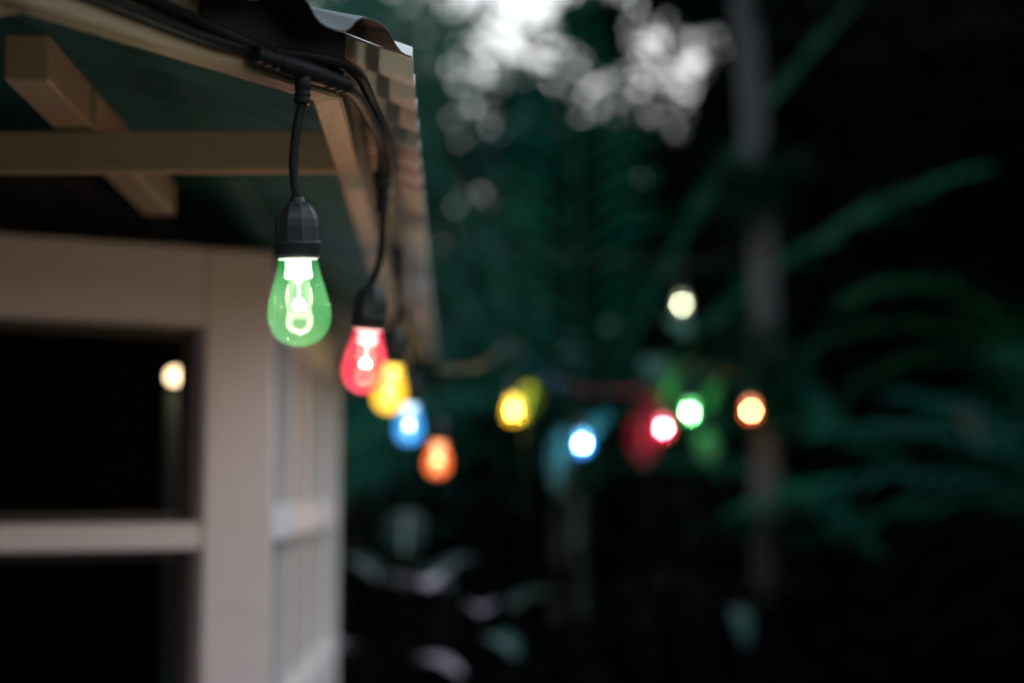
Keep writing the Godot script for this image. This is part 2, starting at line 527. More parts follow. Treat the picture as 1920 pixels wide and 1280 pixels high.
# a feather frond
func frond(p: Vector3, heading: float, rise: float, length: float, leaflet: float, bend: float, col: Color, pairs := 34, wide := 0.022) -> ArrayMesh:
	var s := Shape.new(true)
	var pos := p
	var ang := rise
	var h := Vector3(cos(heading), 0, sin(heading))
	var side := Vector3(-sin(heading), 0, cos(heading))
	var mids := [p]
	for i in pairs:
		var t := float(i + 1) / pairs
		var d := h * cos(ang) + Vector3.UP * sin(ang)
		var up := -h * sin(ang) + Vector3.UP * cos(ang)
		pos += d * length / pairs
		ang -= bend / pairs
		mids.append(pos)
		if t < 0.12:
			continue
		var l := leaflet * sin(PI * (0.12 + 0.82 * t)) * rng.randf_range(0.85, 1.1)
		for sg in [-1.0, 1.0]:
			s.tint = vary(col, 0.2)
			var out: Vector3 = (side * sg + d * 0.75 + up * rng.randf_range(0.0, 0.3)).normalized()
			var m: Vector3 = pos + out * l * 0.5 + Vector3.DOWN * l * 0.04
			var e: Vector3 = pos + out * l + Vector3.DOWN * l * rng.randf_range(0.22, 0.38)
			var q: Vector3 = d * wide * 0.5
			var fold := up * wide * 0.2
			s.tri(pos, m + q - fold, m, up); s.tri(m + q - fold, e, m, up); s.tri(pos, m - q - fold, m, up); s.tri(m - q - fold, e, m, up)
	s.smooth(true)
	s.tint = Color(col.r * 1.3 + 0.01, col.g * 1.1, col.b * 1.0)
	s.tube(mids, [0.010, 0.008, 0.004], 6, false)
	return s.done()

func trunk_mesh(pts: Array, r0: float, r1: float, rings := 0.0) -> ArrayMesh:
	var s := Shape.new(false)
	var path := smooth_path(pts, 24)
	var rr := []
	for i in path.size():
		var t := float(i) / (path.size() - 1)
		var r := lerpf(r0, r1, t) * (1.0 + 0.35 * exp(-t * 14.0))
		if rings > 0.0:
			r *= 1.0 + rings * (1.0 if i % 2 == 0 else -0.5)
		rr.append(r * rng.randf_range(0.97, 1.03))
	s.tube(path, rr, 14)
	return s.done()

func tree(called: String, label: String, at: Vector3, h: float, r: float, crowns: Array, col: Color, leaf_size: float, per: int) -> void:
	var o := thing(called, label, "tree", at, "trees round the garden")
	var s := Shape.new(false)
	var top := Vector3(rng.randf_range(-0.2, 0.2), h, rng.randf_range(-0.2, 0.2))
	s.tube(smooth_path([Vector3.ZERO, Vector3(0.05, h * 0.4, 0.03), top], 8), range(17).map(func(i): return r * (1.0 - 0.035 * i)), 12)
	part("trunk", s.done(), M.brown_bark, o)
	for c in crowns:
		var b := Shape.new(false)
		var st := Vector3(0, minf(h * 0.75, c[0].y), 0)
		b.tube(smooth_path([st, st.lerp(c[0], 0.5) + Vector3.UP * 0.15, c[0]], 5), [r * 0.5, r * 0.42, r * 0.4, r * 0.36, r * 0.3, r * 0.26, r * 0.2, r * 0.15, r * 0.12, r * 0.1, r * 0.06], 8)
		part("limb", b.done(), M.brown_bark, o)
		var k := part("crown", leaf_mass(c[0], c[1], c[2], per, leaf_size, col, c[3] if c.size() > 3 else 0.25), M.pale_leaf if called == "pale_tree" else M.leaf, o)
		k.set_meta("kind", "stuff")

func _ready() -> void:
	rng.seed = 20240611
	# ------------------------------------------------------------ camera, sky, light
	var cam := Camera3D.new()
	cam.name = "camera"
	cam.position = Vector3(0, 1.55, 0)
	cam.rotation_degrees = Vector3(5.05, 0, 0)
	var lens := CameraAttributesPhysical.new()
	lens.frustum_focal_length = 61.5
	lens.frustum_focus_distance = 1.26
	lens.frustum_near = 0.05
	lens.frustum_far = 200.0
	lens.exposure_aperture = 61.5 / 24.0
	cam.attributes = lens
	add_child(cam)
	cam.current = true
	print("fov ", cam.fov, " near ", cam.near)
	var sky := ProceduralSkyMaterial.new()
	sky.sky_top_color = lin(0.80, 1.10, 1.38)
	sky.sky_horizon_color = lin(2.3, 2.18, 2.0)
	sky.sky_curve = 0.35
	sky.sky_energy_multiplier = 1.0
	sky.ground_bottom_color = lin(0.02, 0.03, 0.025)
	sky.ground_horizon_color = lin(0.10, 0.11, 0.10)
	sky.ground_curve = 0.05
	var env := Environment.new()
	env.background_mode = Environment.BG_SKY
	env.sky = Sky.new()
	env.sky.sky_material = sky
	env.background_energy_multiplier = 1.0
	env.tonemap_mode = Environment.TONE_MAPPER_LINEAR
	env.tonemap_exposure = 1.0
	env.sdfgi_enabled = true
	env.ssao_enabled = true
	env.ssil_enabled = true
	var we := WorldEnvironment.new()
	we.name = "environment"
	we.environment = env
	add_child(we)
	var sun := DirectionalLight3D.new()
	sun.name = "sun"
	sun.rotation_degrees = Vector3(-55, 35, 0)
	sun.light_color = Color(1.0, 0.95, 0.9)
	sun.light_energy = 0.02
	sun.light_angular_distance = 20.0
	sun.shadow_enabled = true
	add_child(sun)

	make_materials()
	build_ground()
	build_hut()
	build_trees()
	build_plants()
	build_string()
	build_reflection_lamp()

func build_ground() -> void:
	var s := Shape.new(false)
	var n := FastNoiseLite.new()
	n.seed = 4
	n.frequency = 0.15
	var P := func(i: int, j: int) -> Vector3:
		var x := (i - 30) * 0.9 * (1.0 + absf(i - 30) * 0.06)
		var z := (j - 30) * 0.9 * (1.0 + absf(j - 30) * 0.06)
		return Vector3(x, n.get_noise_2d(x, z) * 0.12 - 0.06, z)
	for i in 60:
		for j in 60:
			s.quad(P.call(i, j), P.call(i + 1, j), P.call(i + 1, j + 1), P.call(i, j + 1), Vector3.UP)
	var g := part("ground", s.done(), M.soil, self)
	g.set_meta("kind", "structure")

func build_hut() -> void:
	var base := Vector3(-1.2, 0, -2.6)
	var hut := thing("garden_hut", "cream painted wooden hut with corrugated metal roof and dark windows", "hut", base)
	var side := Vector3(-0.038, 0, -0.9993)          # along the side eave, away
	var side_out := Vector3(0.9993, 0, -0.038)
	var front := Vector3(-0.54, 0, 0.8417)           # along the front eave, to the left and near
	var front_out := Vector3(0.8417, 0, 0.54)
	var fh := 1.835                                   # underside of the fascias
	var F := Vector3(-0.1229, fh, -1.2397)            # outer lower corner of the fascias
	# --- roof: slopes over the two eaves in view and over the rest of the plan
	var C := Vector3(-0.0728, 1.876, -1.2465)
	var slope := 0.36
	var V := 1.5
	var pitch := 0.092
	var amp := 0.0085
	var half := 0.315
	var L := 2.75
	var apex := C - side_out * V + side * (half * V)
	# three lapped sheets on the side slope; inner part coloured darker for roof shade
	var cuts := [0.0, 0.572, 1.33, L]
	for i in 3:
		var a: float = cuts[i]
		var b: float = cuts[i + 1] + (0.0 if i == 2 else 0.03)
		var k0 := (half if i == 0 else 0.0)
		part("eave_sheet", sheet_mesh(C - base, side, -side_out, a, b, k0, 0.0, 0.085, slope, 0.086, 0.0078, 0.0024 * i, 0.0008), M.roof_metal, hut)  # eave strip split off paler, its lit look put into the colour
		var at_ := C - base - side_out * 0.065 + Vector3.UP * (slope * 0.065 + 0.004)
		part("roof_sheet", sheet_mesh(at_, side, -side_out, a + k0 * 0.065, b, k0, 0.0 if i < 2 else (L - half * V) / V * 0.62, (V if i == 0 else 1.2) - 0.065, slope, 0.086, 0.0078, 0.0024 * i, 0.0008), M.roof_teal_shaded, hut)
	part("roof_sheet", sheet_mesh(C - base, front, -front_out, 0.0, 0.55, half, 0.0, V, slope, pitch, amp, 0.0, 0.0015), M.roof_shaded, hut)
	part("roof_sheet", sheet_mesh(C - base, front, -front_out, 0.532, 1.3, 0.0, 0.55, V, slope, pitch, amp, 0.0024, 0.0008), M.roof_metal, hut)
	var rest := [C + front * 1.3, Vector3(-3.1, C.y, -0.5), Vector3(-3.1, C.y, -4.1), C + side * L]
	for i in 3:
		var p: Vector3 = rest[i]
		var q: Vector3 = rest[i + 1]
		var d := (q - p).normalized()
		var inw := d.cross(Vector3.UP)
		if inw.dot(apex - p) < 0.0:
			inw = -inw
		var dep := inw.dot(apex - p) + 0.25
		var len_ := (q - p).length()
		part("roof_sheet", sheet_mesh(p - base, d, inw, 0.0, len_, 0.2, 0.2, dep, 0.5 / dep, pitch, amp, 0.006, 0.0), M.roof_metal, hut)
	# --- fascias and roof timbers
	var fw := 0.022
	var fhgt := 0.050
	var up := Vector3.UP
	board("fascia_board", hut, F - front_out * fw * 0.5 + up * fhgt * 0.5 + front * 0.004, F + front * 1.28 - front_out * fw * 0.5 + up * fhgt * 0.5, fw, fhgt, M.trim_wood)
	board("fascia_board", hut, F - side_out * fw * 0.5 + up * fhgt * 0.5 + side * 0.003, F + side * 2.74 - side_out * fw * 0.5 + up * fhgt * 0.5, fw, fhgt, M.trim_wood)
	board("shade_strip", hut, F + front_out * 0.0025 + up * 0.030 + front * 0.001, F + front_out * 0.0025 + up * 0.040 + front * 0.15, 0.004, 0.034, M.shade_black)  # dark strip put in for the shade above the fascia corner
	# cross beam from the side fascia inwards
	var b0 := Vector3(-0.1555, fh + 0.022, -1.545)
	board("cross_beam", hut, b0, Vector3(-1.5, fh + 0.022, -1.57), 0.014, 0.038, M.trim_wood)
	# joist over the beam, parallel to the side eave
	board("joist", hut, Vector3(-0.385, fh + 0.061, -1.36), Vector3(-0.412, fh + 0.061, -2.02), 0.036, 0.038, M.trim_wood)
	# lookout from the front fascia inwards
	board("joist", hut, Vector3(-0.285, fh + 0.017, -0.995), Vector3(-1.2, fh + 0.017, -1.58), 0.030, 0.034, M.trim_wood)
	# --- walls
	var P := Vector3(-0.3256, 0, -2.3907)            # corner of front and side wall
	var fd := Vector3(-0.883, 0, 0.4694)             # along the front wall, to the left
	var fo := Vector3(0.4694, 0, 0.883)              # its outward normal
	var wt := 0.09
	var top := 1.885
	# corner board, lintel, mid rail, sill and the wall below
	var cw := 0.097
	board("corner_post", hut, P + fd * cw * 0.5 - fo * wt * 0.5, P + fd * cw * 0.5 - fo * wt * 0.5 + up * top, wt, cw, M.wall_paint, fd, 0.003)
	var lw := 1.25
	var lh := 0.107
	board("lintel", hut, P + fd * (cw + 0.001) - fo * (wt * 0.5) + up * (top - lh * 0.5), P + fd * lw - fo * wt * 0.5 + up * (top - lh * 0.5), wt - 0.004, lh, M.wall_paint)
	board("mid_rail", hut, P + fd * (cw + 0.001) - fo * 0.034 + up * 1.4965, P + fd * lw - fo * 0.034 + up * 1.4965, 0.055, 0.035, M.wall_paint)
	board("window_sill", hut, P + fd * (cw + 0.001) - fo * 0.035 + up * 1.06, P + fd * lw - fo * 0.035 + up * 1.06, 0.10, 0.04, M.wall_paint)
	board("wall", hut, P + fd * (cw + 0.001) - fo * wt * 0.5 + up * 0.52, P + fd * lw - fo * wt * 0.5 + up * 0.52, wt - 0.006, 1.036, M.wall_paint)
	for w in [[1.516, top - lh - 0.002], [1.082, 1.477]]:
		var y0: float = w[0]
		var y1: float = w[1]
		var f := Shape.new()
		var bs := Basis(fd, up, fo)
		var ww := lw - cw - 0.02
		var cen := P + fd * (cw + 0.002 + ww * 0.5) - fo * 0.06 + up * (y0 + y1) * 0.5 - base
		for sg in [-1.0, 1.0]:
			f.box(cen + fd * sg * (ww * 0.5 - 0.007), Vector3(0.007, (y1 - y0) * 0.5, 0.012), bs)
			f.box(cen + up * sg * ((y1 - y0) * 0.5 - 0.006), Vector3(ww * 0.5 - 0.015, 0.006, 0.0115), bs)
		var win := part("window", f.done(), M.dark_wood, hut)
		var g := Shape.new()
		g.box(cen, Vector3(ww * 0.5 - 0.01, (y1 - y0) * 0.5 - 0.008, 0.0015), bs, 0.0005)
		part("pane", g.done(), M.pane_glass, win)
	# side wall: posts, rails and upright boards
	var sl := 1.30
	board("end_post", hut, P + side * (sl + 0.035) - side_out * 0.04, P + side * (sl + 0.035) - side_out * 0.04 + up * top, 0.09, 0.07, M.frame_paint, side)
	board("top_rail", hut, P + side * 0.002 - side_out * 0.047 + up * (top - 0.045) - fo * 0.0, P + side * sl - side_out * 0.047 + up * (top - 0.045), 0.07, 0.09, M.wall_paint)
	for y in [1.512, 1.225]:
		board("side_rail", hut, P + side * 0.004 - side_out * 0.016 + up * y, P + side * sl - side_out * 0.014 + up * y, 0.035, 0.048, M.frame_paint)
	for x in [0.125, 0.42, 0.72, 1.02, 1.275]:
		board("glazing_bar", hut, P + side * x - side_out * 0.024 + up * 0.03, P + side * x - side_out * 0.024 + up * (top - 0.092), 0.022, 0.034 if x > 0.2 else 0.045, M.frame_paint, side)
	var bays := [[0.149, 0.402], [0.438, 0.702], [0.738, 1.002], [1.038, 1.256]]
	for b in bays:
		var gl := Shape.new()
		var mid_: float = (b[0] + b[1]) * 0.5
		gl.box(P + side * mid_ - side_out * 0.029 + up * (top * 0.5 - 0.03) - base, Vector3((b[1] - b[0]) * 0.5 - 0.001, top * 0.5 - 0.065, 0.0015), Basis(side, up, side.cross(up)), 0.0004)
		part("side_pane", gl.done(), M.pane_glass, hut)
	var cu := Shape.new(false)
	for i in 120:
		var q := []
		for t in [i, i + 1]:
			var xx: float = 0.13 + 1.13 * t / 120.0
			q.append(P + side * xx - side_out * (0.052 + 0.007 * sin(xx * 62.0) + 0.003 * sin(xx * 143.0 + 1.0)) - base)
		cu.quad(q[0] + up * 0.04, q[1] + up * 0.04, q[1] + up * (top - 0.1), q[0] + up * (top - 0.1), side_out)
	part("curtain", cu.done(), M.curtain_cloth, hut)
	# the unseen rest of the room: back and left wall, floor and ceiling
	var E := P + side * (sl + 0.07)
	var A := P + fd * lw
	var B := Vector3(-2.3, 0, -3.7)
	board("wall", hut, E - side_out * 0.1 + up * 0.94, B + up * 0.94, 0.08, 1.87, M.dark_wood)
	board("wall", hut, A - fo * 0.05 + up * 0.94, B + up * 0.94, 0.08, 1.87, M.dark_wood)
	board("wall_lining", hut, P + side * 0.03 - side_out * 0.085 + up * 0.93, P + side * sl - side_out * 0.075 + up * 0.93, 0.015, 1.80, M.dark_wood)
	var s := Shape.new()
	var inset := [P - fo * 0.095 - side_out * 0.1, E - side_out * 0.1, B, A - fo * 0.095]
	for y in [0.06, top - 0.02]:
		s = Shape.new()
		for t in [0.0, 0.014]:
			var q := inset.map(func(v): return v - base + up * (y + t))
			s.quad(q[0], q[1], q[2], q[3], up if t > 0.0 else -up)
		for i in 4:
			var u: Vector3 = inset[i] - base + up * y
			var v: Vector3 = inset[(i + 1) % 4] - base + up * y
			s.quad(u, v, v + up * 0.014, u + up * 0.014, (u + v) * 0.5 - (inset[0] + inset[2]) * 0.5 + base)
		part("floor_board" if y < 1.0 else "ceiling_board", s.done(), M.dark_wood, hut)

func build_reflection_lamp() -> void:  # added globe and pole stand in for a bulb reflected in the window
	var p := Vector3(-0.560, 1.748, -2.90)
	var o := thing("reflection_lamp", "added small warm globe on a pole, standing in for a reflection in the hut window", "lamp", Vector3(p.x, 0.074, p.z))
	var q := p - o.position
	var s := Shape.new(false)
	s.tube([Vector3(0, 0.0, 0), Vector3(0, 0.014, 0)], [0.11, 0.10], 24)
	part("base", s.done(), M.dark_wood, o)
	s = Shape.new(false)
	s.tube([Vector3(0, 0.014, 0), Vector3(0, q.y - 0.022, 0)], [0.0125], 14)
	var pm := mat("reflected_pole", lin(0.35, 0.55, 0.58), 0.45)
	part("pole", s.done(), pm, o)
	s = Shape.new(false)
	var pr := []
	for i in 13:
		var a := PI * i / 12
		pr.append([sin(a) * 0.014, -q.y - cos(a) * 0.014])
	s.lathe(pr, 20)
	part("reflected_globe", s.done(), glow("warm_globe", Color(1.0, 0.70, 0.40), 7.0), o)
	s = Shape.new(false)
	s.tube([Vector3(0, q.y - 0.024, 0), Vector3(0, q.y - 0.013, 0)], [0.010, 0.012], 16)
	part("lamp_holder", s.done(), M.socket_plastic, o)
	var l := OmniLight3D.new()
	l.name = "globe_light"
	l.position = q
	l.light_color = Color(1.0, 0.85, 0.65)
	l.light_energy = 0.0004
	l.light_size = 0.014
	l.omni_range = 4.0
	l.omni_attenuation = 2.0
	l.shadow_enabled = true
	o.add_child(l)

func build_string() -> void:
	build_bulb_meshes()
	var side := Vector3(-0.038, 0, -0.9993)
	var front := Vector3(0.54, 0, -0.8417)
	# colour, label, neck, bulb end, T, direction, bend of the cord
	var L := [
		["green", "large lit green bulb nearest of all, in sharp focus under the roof corner", Vector3(-0.1478, 1.7544, -1.1866), Vector3(-0.1456, 1.652, -1.1957), Vector3(-0.1445, 1.8425, -1.1850), front + Vector3(0, -0.02, 0), Vector3(-0.0035, 0, 0), 0.0100],
		["red", "lit red bulb, second along the eave, between the green and yellow ones", Vector3(-0.1283, 1.7443, -1.5891), Vector3(-0.1356, 1.651, -1.5973), Vector3(-0.1185, 1.832, -1.58), side, Vector3(0.004, 0, 0), 0.0110],
		["yellow", "lit yellow bulb half behind the red bulb under the eave", Vector3(-0.1369, 1.7466, -2.0406), Vector3(-0.1456, 1.6458, -2.0495), Vector3(-0.134, 1.832, -2.035), side, Vector3(0.003, 0, 0), 0.0100],
		["blue", "lit blue bulb hanging under the eave between the yellow and orange ones", Vector3(-0.1433, 1.7245, -2.4943), Vector3(-0.1486, 1.6243, -2.5032), Vector3(-0.151, 1.810, -2.49), side, Vector3(0.003, 0, 0), 0.0080],
		["orange", "lit orange bulb, lowest and last of the row below the eave", Vector3(-0.1223, 1.6842, -2.9496), Vector3(-0.1268, 1.583, -2.9586), Vector3(-0.128, 1.768, -2.945), side + Vector3(0.15, -0.1, 0), Vector3(0.002, 0, 0), 0.0140],
	]
	var far := [
		["yellow", "blurred lit yellow bulb out in the garden, leftmost of the far lights", Vector3(0.0038, 1.7539, -4.1983)],
		["blue", "blurred lit blue bulb out in the garden, lowest of the far lights", Vector3(0.1972, 1.6956, -4.9062)],
		["red", "blurred lit pinkish red bulb in the garden, overlapping the far green one", Vector3(0.4849, 1.7657, -5.6028)],
		["green", "blurred lit pale green bulb in the garden, beside the far red one", Vector3(0.6212, 1.8406, -6.0981)],
		["orange", "blurred lit orange bulb in the garden in front of the palm trunk", Vector3(0.9015, 1.8704, -6.5974)],
	]
	for f in far:
		var t: Vector3 = f[2]
		L.append([f[0], f[1], t + Vector3(0.001, 0.0745, 0), t + Vector3(0, -0.03, 0.002), t + Vector3(0, 0.155, 0), Vector3(0.3, 0, -0.95), Vector3(0.002, 0, 0), 0.07])
	for b in L:
		pendant(b[0], b[1], b[2], b[3] - b[2], b[4], b[5], b[6], b[7], b[4].z > -3.5)
	var wt := Vector3(0.66, 2.29, -6.75)
	pendant("white", "pale warm white bulb glowing high among the leaves above the coloured ones", wt + Vector3(0, 0.0745, 0), Vector3.DOWN, wt + Vector3(0, 0.155, 0), Vector3(1, 0.06, -0.15), Vector3(0.002, 0, 0), 0.012, false)
	var c2 := thing("light_cable", "thin black cable sagging from the palm trunk to the pale high bulb", "cable", Vector3(0.95, 2.5, -6.8))
	var s2 := Shape.new(false)
	s2.tube(smooth_path([Vector3(1.02, 2.52, -6.83) - c2.position, wt + Vector3(0.05, 0.158, -0.007) - c2.position, wt + Vector3(-0.05, 0.152, 0.007) - c2.position, Vector3(-0.1, 2.62, -7.4) - c2.position, Vector3(-0.9, 3.0, -8.6) - c2.position], 8), [0.004], 8)
	part("cable", s2.done(), M.rubber, c2)
	# the cable that carries them: along the front fascia, round the corner, under the eave and out to the palm
	var pts := [Vector3(-0.662, 1.874, -0.392), Vector3(-0.390, 1.872, -0.816), Vector3(-0.262, 1.864, -1.016), Vector3(-0.190, 1.853, -1.126)]
	pts.append(L[0][4])
	pts.append_array([Vector3(-0.1225, 1.842, -1.228), Vector3(-0.1165, 1.843, -1.250), Vector3(-0.114, 1.848, -1.33), Vector3(-0.111, 1.847, -1.46)])
	pts.append(L[1][4])
	pts.append_array([Vector3(-0.126, 1.840, -1.82), L[2][4], Vector3(-0.143, 1.818, -2.28), L[3][4], Vector3(-0.150, 1.790, -2.72), L[4][4]])
	for i in range(5, 10):
		pts.append(((L[i][4] + L[i - 1][4]) * 0.5) + Vector3.DOWN * 0.02)
		pts.append(L[i][4])
	pts.append(Vector3(0.99, 2.06, -6.86))
	var s := Shape.new(false)
	var cable_path := smooth_path(pts, 10)
	s.tube(cable_path, cable_path.map(func(v): return 0.0044 if v.z > -2.6 else 0.003), 12)
	# second core by the corner and side; on the front it stands for cable shadow
	var o := thing("light_cable", "black light string cable running along the fascia and round the roof corner", "cable", Vector3(-0.14, 0, -1.2))
	var c := part("cable", s.done(), M.rubber, o, Transform3D(Basis.IDENTITY, -o.position))
	s = Shape.new(false)
	s.tube(smooth_path([Vector3(-0.660, 1.863, -0.395), Vector3(-0.388, 1.859, -0.819), Vector3(-0.262, 1.851, -1.016), Vector3(-0.190, 1.846, -1.128), Vector3(-0.142, 1.855, -1.196), Vector3(-0.1145, 1.857, -1.246), Vector3(-0.110, 1.858, -1.36), Vector3(-0.106, 1.853, -1.48), Vector3(-0.112, 1.842, -1.60), Vector3(-0.122, 1.846, -1.76)], 10), [0.0042], 12)
	part("lead_and_shade", s.done(), M.rubber, o, Transform3D(Basis.IDENTITY, -o.position))
	c.set_meta("label", "black cable with the T joints of the bulbs")

func build_trees() -> void:
	var V := func(a: float, b: float, c: float) -> Vector3: return Vector3(a, b, c)
	# palm with the slim grey trunk
	var p := thing("palm_tree", "slim grey ringed palm trunk right of centre behind the orange light", "palm tree", Vector3(1.07, 0, -7.1), "")
	var top := Vector3(-0.22, 4.9, 0.30)
	part("trunk", trunk_mesh([Vector3.ZERO, Vector3(-0.05, 1.3, 0.05), Vector3(-0.055, 2.3, 0.14), Vector3(-0.115, 3.2, 0.22), top], 0.062, 0.05, 0.035), M.palm_bark, p)
	for q in [[2.78, 0.17, 16], [2.08, 0.24, 20], [3.7, 0.14, 7], [1.45, 0.10, 5]]:
		part("creeper", leaf_mass(Vector3(-0.075, q[0], 0.24), Vector3(0.15, q[1], 0.10), q[2], 14, 0.10, Color(0.012, 0.13, 0.085), 0.05), M.leaf, p).set_meta("kind", "stuff")
	for i in 13:
		part("frond", frond(top, i * TAU / 13 + 0.2, 0.75 - (i % 3) * 0.4, 1.7, 0.42, 1.9, Color(0.022, 0.075, 0.05), 36, 0.03), M.leaf, p)
	# trees
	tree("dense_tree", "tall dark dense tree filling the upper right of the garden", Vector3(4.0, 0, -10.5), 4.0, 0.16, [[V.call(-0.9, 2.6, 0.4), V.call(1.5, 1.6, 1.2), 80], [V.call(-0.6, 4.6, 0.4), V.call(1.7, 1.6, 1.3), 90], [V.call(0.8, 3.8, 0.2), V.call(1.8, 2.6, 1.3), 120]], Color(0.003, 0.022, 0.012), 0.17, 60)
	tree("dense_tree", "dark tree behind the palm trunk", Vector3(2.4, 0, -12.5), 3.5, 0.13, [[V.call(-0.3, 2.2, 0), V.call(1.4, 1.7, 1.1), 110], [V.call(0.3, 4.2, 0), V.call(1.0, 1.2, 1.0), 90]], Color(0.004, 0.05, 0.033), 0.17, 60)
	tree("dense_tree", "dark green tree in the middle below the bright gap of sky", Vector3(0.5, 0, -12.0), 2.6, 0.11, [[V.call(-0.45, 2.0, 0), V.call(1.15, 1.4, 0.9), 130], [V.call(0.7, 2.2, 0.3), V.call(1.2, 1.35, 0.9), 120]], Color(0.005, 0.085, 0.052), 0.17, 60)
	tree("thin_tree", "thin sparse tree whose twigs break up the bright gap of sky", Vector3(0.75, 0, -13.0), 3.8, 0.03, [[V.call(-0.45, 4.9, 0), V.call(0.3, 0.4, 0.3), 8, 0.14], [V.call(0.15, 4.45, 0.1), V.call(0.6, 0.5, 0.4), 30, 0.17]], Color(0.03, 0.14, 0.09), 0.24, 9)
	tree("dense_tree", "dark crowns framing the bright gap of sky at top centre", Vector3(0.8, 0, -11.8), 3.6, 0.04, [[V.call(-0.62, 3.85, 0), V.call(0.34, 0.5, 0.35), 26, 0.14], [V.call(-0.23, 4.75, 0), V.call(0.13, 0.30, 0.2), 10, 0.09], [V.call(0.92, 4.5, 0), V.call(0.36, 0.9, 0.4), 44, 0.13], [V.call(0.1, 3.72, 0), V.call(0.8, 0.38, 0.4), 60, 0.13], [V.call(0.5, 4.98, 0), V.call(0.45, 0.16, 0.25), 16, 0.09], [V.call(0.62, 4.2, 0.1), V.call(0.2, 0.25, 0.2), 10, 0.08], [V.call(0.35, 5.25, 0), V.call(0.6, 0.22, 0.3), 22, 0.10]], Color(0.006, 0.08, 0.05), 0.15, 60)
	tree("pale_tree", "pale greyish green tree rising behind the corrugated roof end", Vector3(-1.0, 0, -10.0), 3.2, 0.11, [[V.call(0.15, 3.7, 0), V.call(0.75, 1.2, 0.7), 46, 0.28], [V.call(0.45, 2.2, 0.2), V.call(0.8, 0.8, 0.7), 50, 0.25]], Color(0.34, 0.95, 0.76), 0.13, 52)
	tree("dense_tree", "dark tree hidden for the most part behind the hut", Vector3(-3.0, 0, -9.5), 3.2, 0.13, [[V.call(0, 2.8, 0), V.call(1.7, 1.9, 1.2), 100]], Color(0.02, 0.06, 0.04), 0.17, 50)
	# undergrowth that closes the garden
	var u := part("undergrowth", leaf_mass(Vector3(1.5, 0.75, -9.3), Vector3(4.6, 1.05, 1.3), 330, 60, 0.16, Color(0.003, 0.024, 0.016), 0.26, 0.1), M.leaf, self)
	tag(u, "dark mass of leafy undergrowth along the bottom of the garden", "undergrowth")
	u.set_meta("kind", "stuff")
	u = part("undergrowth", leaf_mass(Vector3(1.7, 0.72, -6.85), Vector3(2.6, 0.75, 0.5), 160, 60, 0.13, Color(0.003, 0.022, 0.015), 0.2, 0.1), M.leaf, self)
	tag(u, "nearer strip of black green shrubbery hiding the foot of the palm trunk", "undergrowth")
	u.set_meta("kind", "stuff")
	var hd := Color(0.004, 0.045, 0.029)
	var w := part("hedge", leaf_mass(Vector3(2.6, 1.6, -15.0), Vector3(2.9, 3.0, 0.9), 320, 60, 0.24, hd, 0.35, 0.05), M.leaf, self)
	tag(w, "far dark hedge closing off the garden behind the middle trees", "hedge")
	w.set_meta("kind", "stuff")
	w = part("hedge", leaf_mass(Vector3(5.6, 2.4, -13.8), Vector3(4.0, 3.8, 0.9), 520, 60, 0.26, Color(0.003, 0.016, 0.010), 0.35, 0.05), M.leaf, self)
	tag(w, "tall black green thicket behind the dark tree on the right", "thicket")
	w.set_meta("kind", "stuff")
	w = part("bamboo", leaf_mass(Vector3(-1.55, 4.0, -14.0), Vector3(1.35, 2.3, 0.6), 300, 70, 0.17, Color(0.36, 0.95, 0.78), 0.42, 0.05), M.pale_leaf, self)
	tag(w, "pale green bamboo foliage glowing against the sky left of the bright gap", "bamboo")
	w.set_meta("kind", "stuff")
	# plain dark bank added behind everything to close sky gaps in the leaves
	var hs := Shape.new(false)
	hs.tint = Color(0.004, 0.014, 0.009)
	var ridge := func(x: float) -> float:
		var right := smoothstep(1.9, 3.0, x) * 4.2
		var left := -0.75 * smoothstep(-0.2, -0.9, x)
		return 4.75 + right + left + 0.18 * sin(x * 5.1) + 0.1 * sin(x * 12.7 + 1.0)
	for i in 80:
		var x0 := -16.0 + i * 0.4
		for k in 8:
			var P := func(x: float, t: int) -> Vector3:
				var f := t / 8.0
				return Vector3(x, -0.3 + (ridge.call(x) + 0.3) * pow(f, 0.6), -15.8 - 3.0 * f + 0.15 * sin(x * 3.0 + t))
			hs.quad(P.call(x0, k), P.call(x0 + 0.4, k), P.call(x0 + 0.4, k + 1), P.call(x0, k + 1), Vector3(0, 0.5, 1))
	w = part("added_bank", hs.done(), M.bank_green, self)
	w.set_meta("kind", "structure")
	# unseen hedge ring added round the other sides to block low sky light
	for q in [[V.call(9.5, 2.6, -3.0), V.call(1.2, 3.6, 9.0)], [V.call(0, 2.4, 9.5), V.call(9.5, 3.4, 1.2)], [V.call(-9.5, 1.3, -3.0), V.call(1.2, 1.9, 9.0)]]:
		w = part("hedge", leaf_mass(q[0], q[1], 330, 26, 0.6, hd, 0.5, 0.05), M.leaf, self)
		tag(w, ["unseen hedge added on the right to hold back sky light", "unseen hedge added behind the camera to hold back sky light", "unseen hedge added on the left, kept low to let sky light in"][added_hedges], "hedge")
		w.set_meta("kind", "stuff")
		added_hedges += 1

var added_hedges := 0

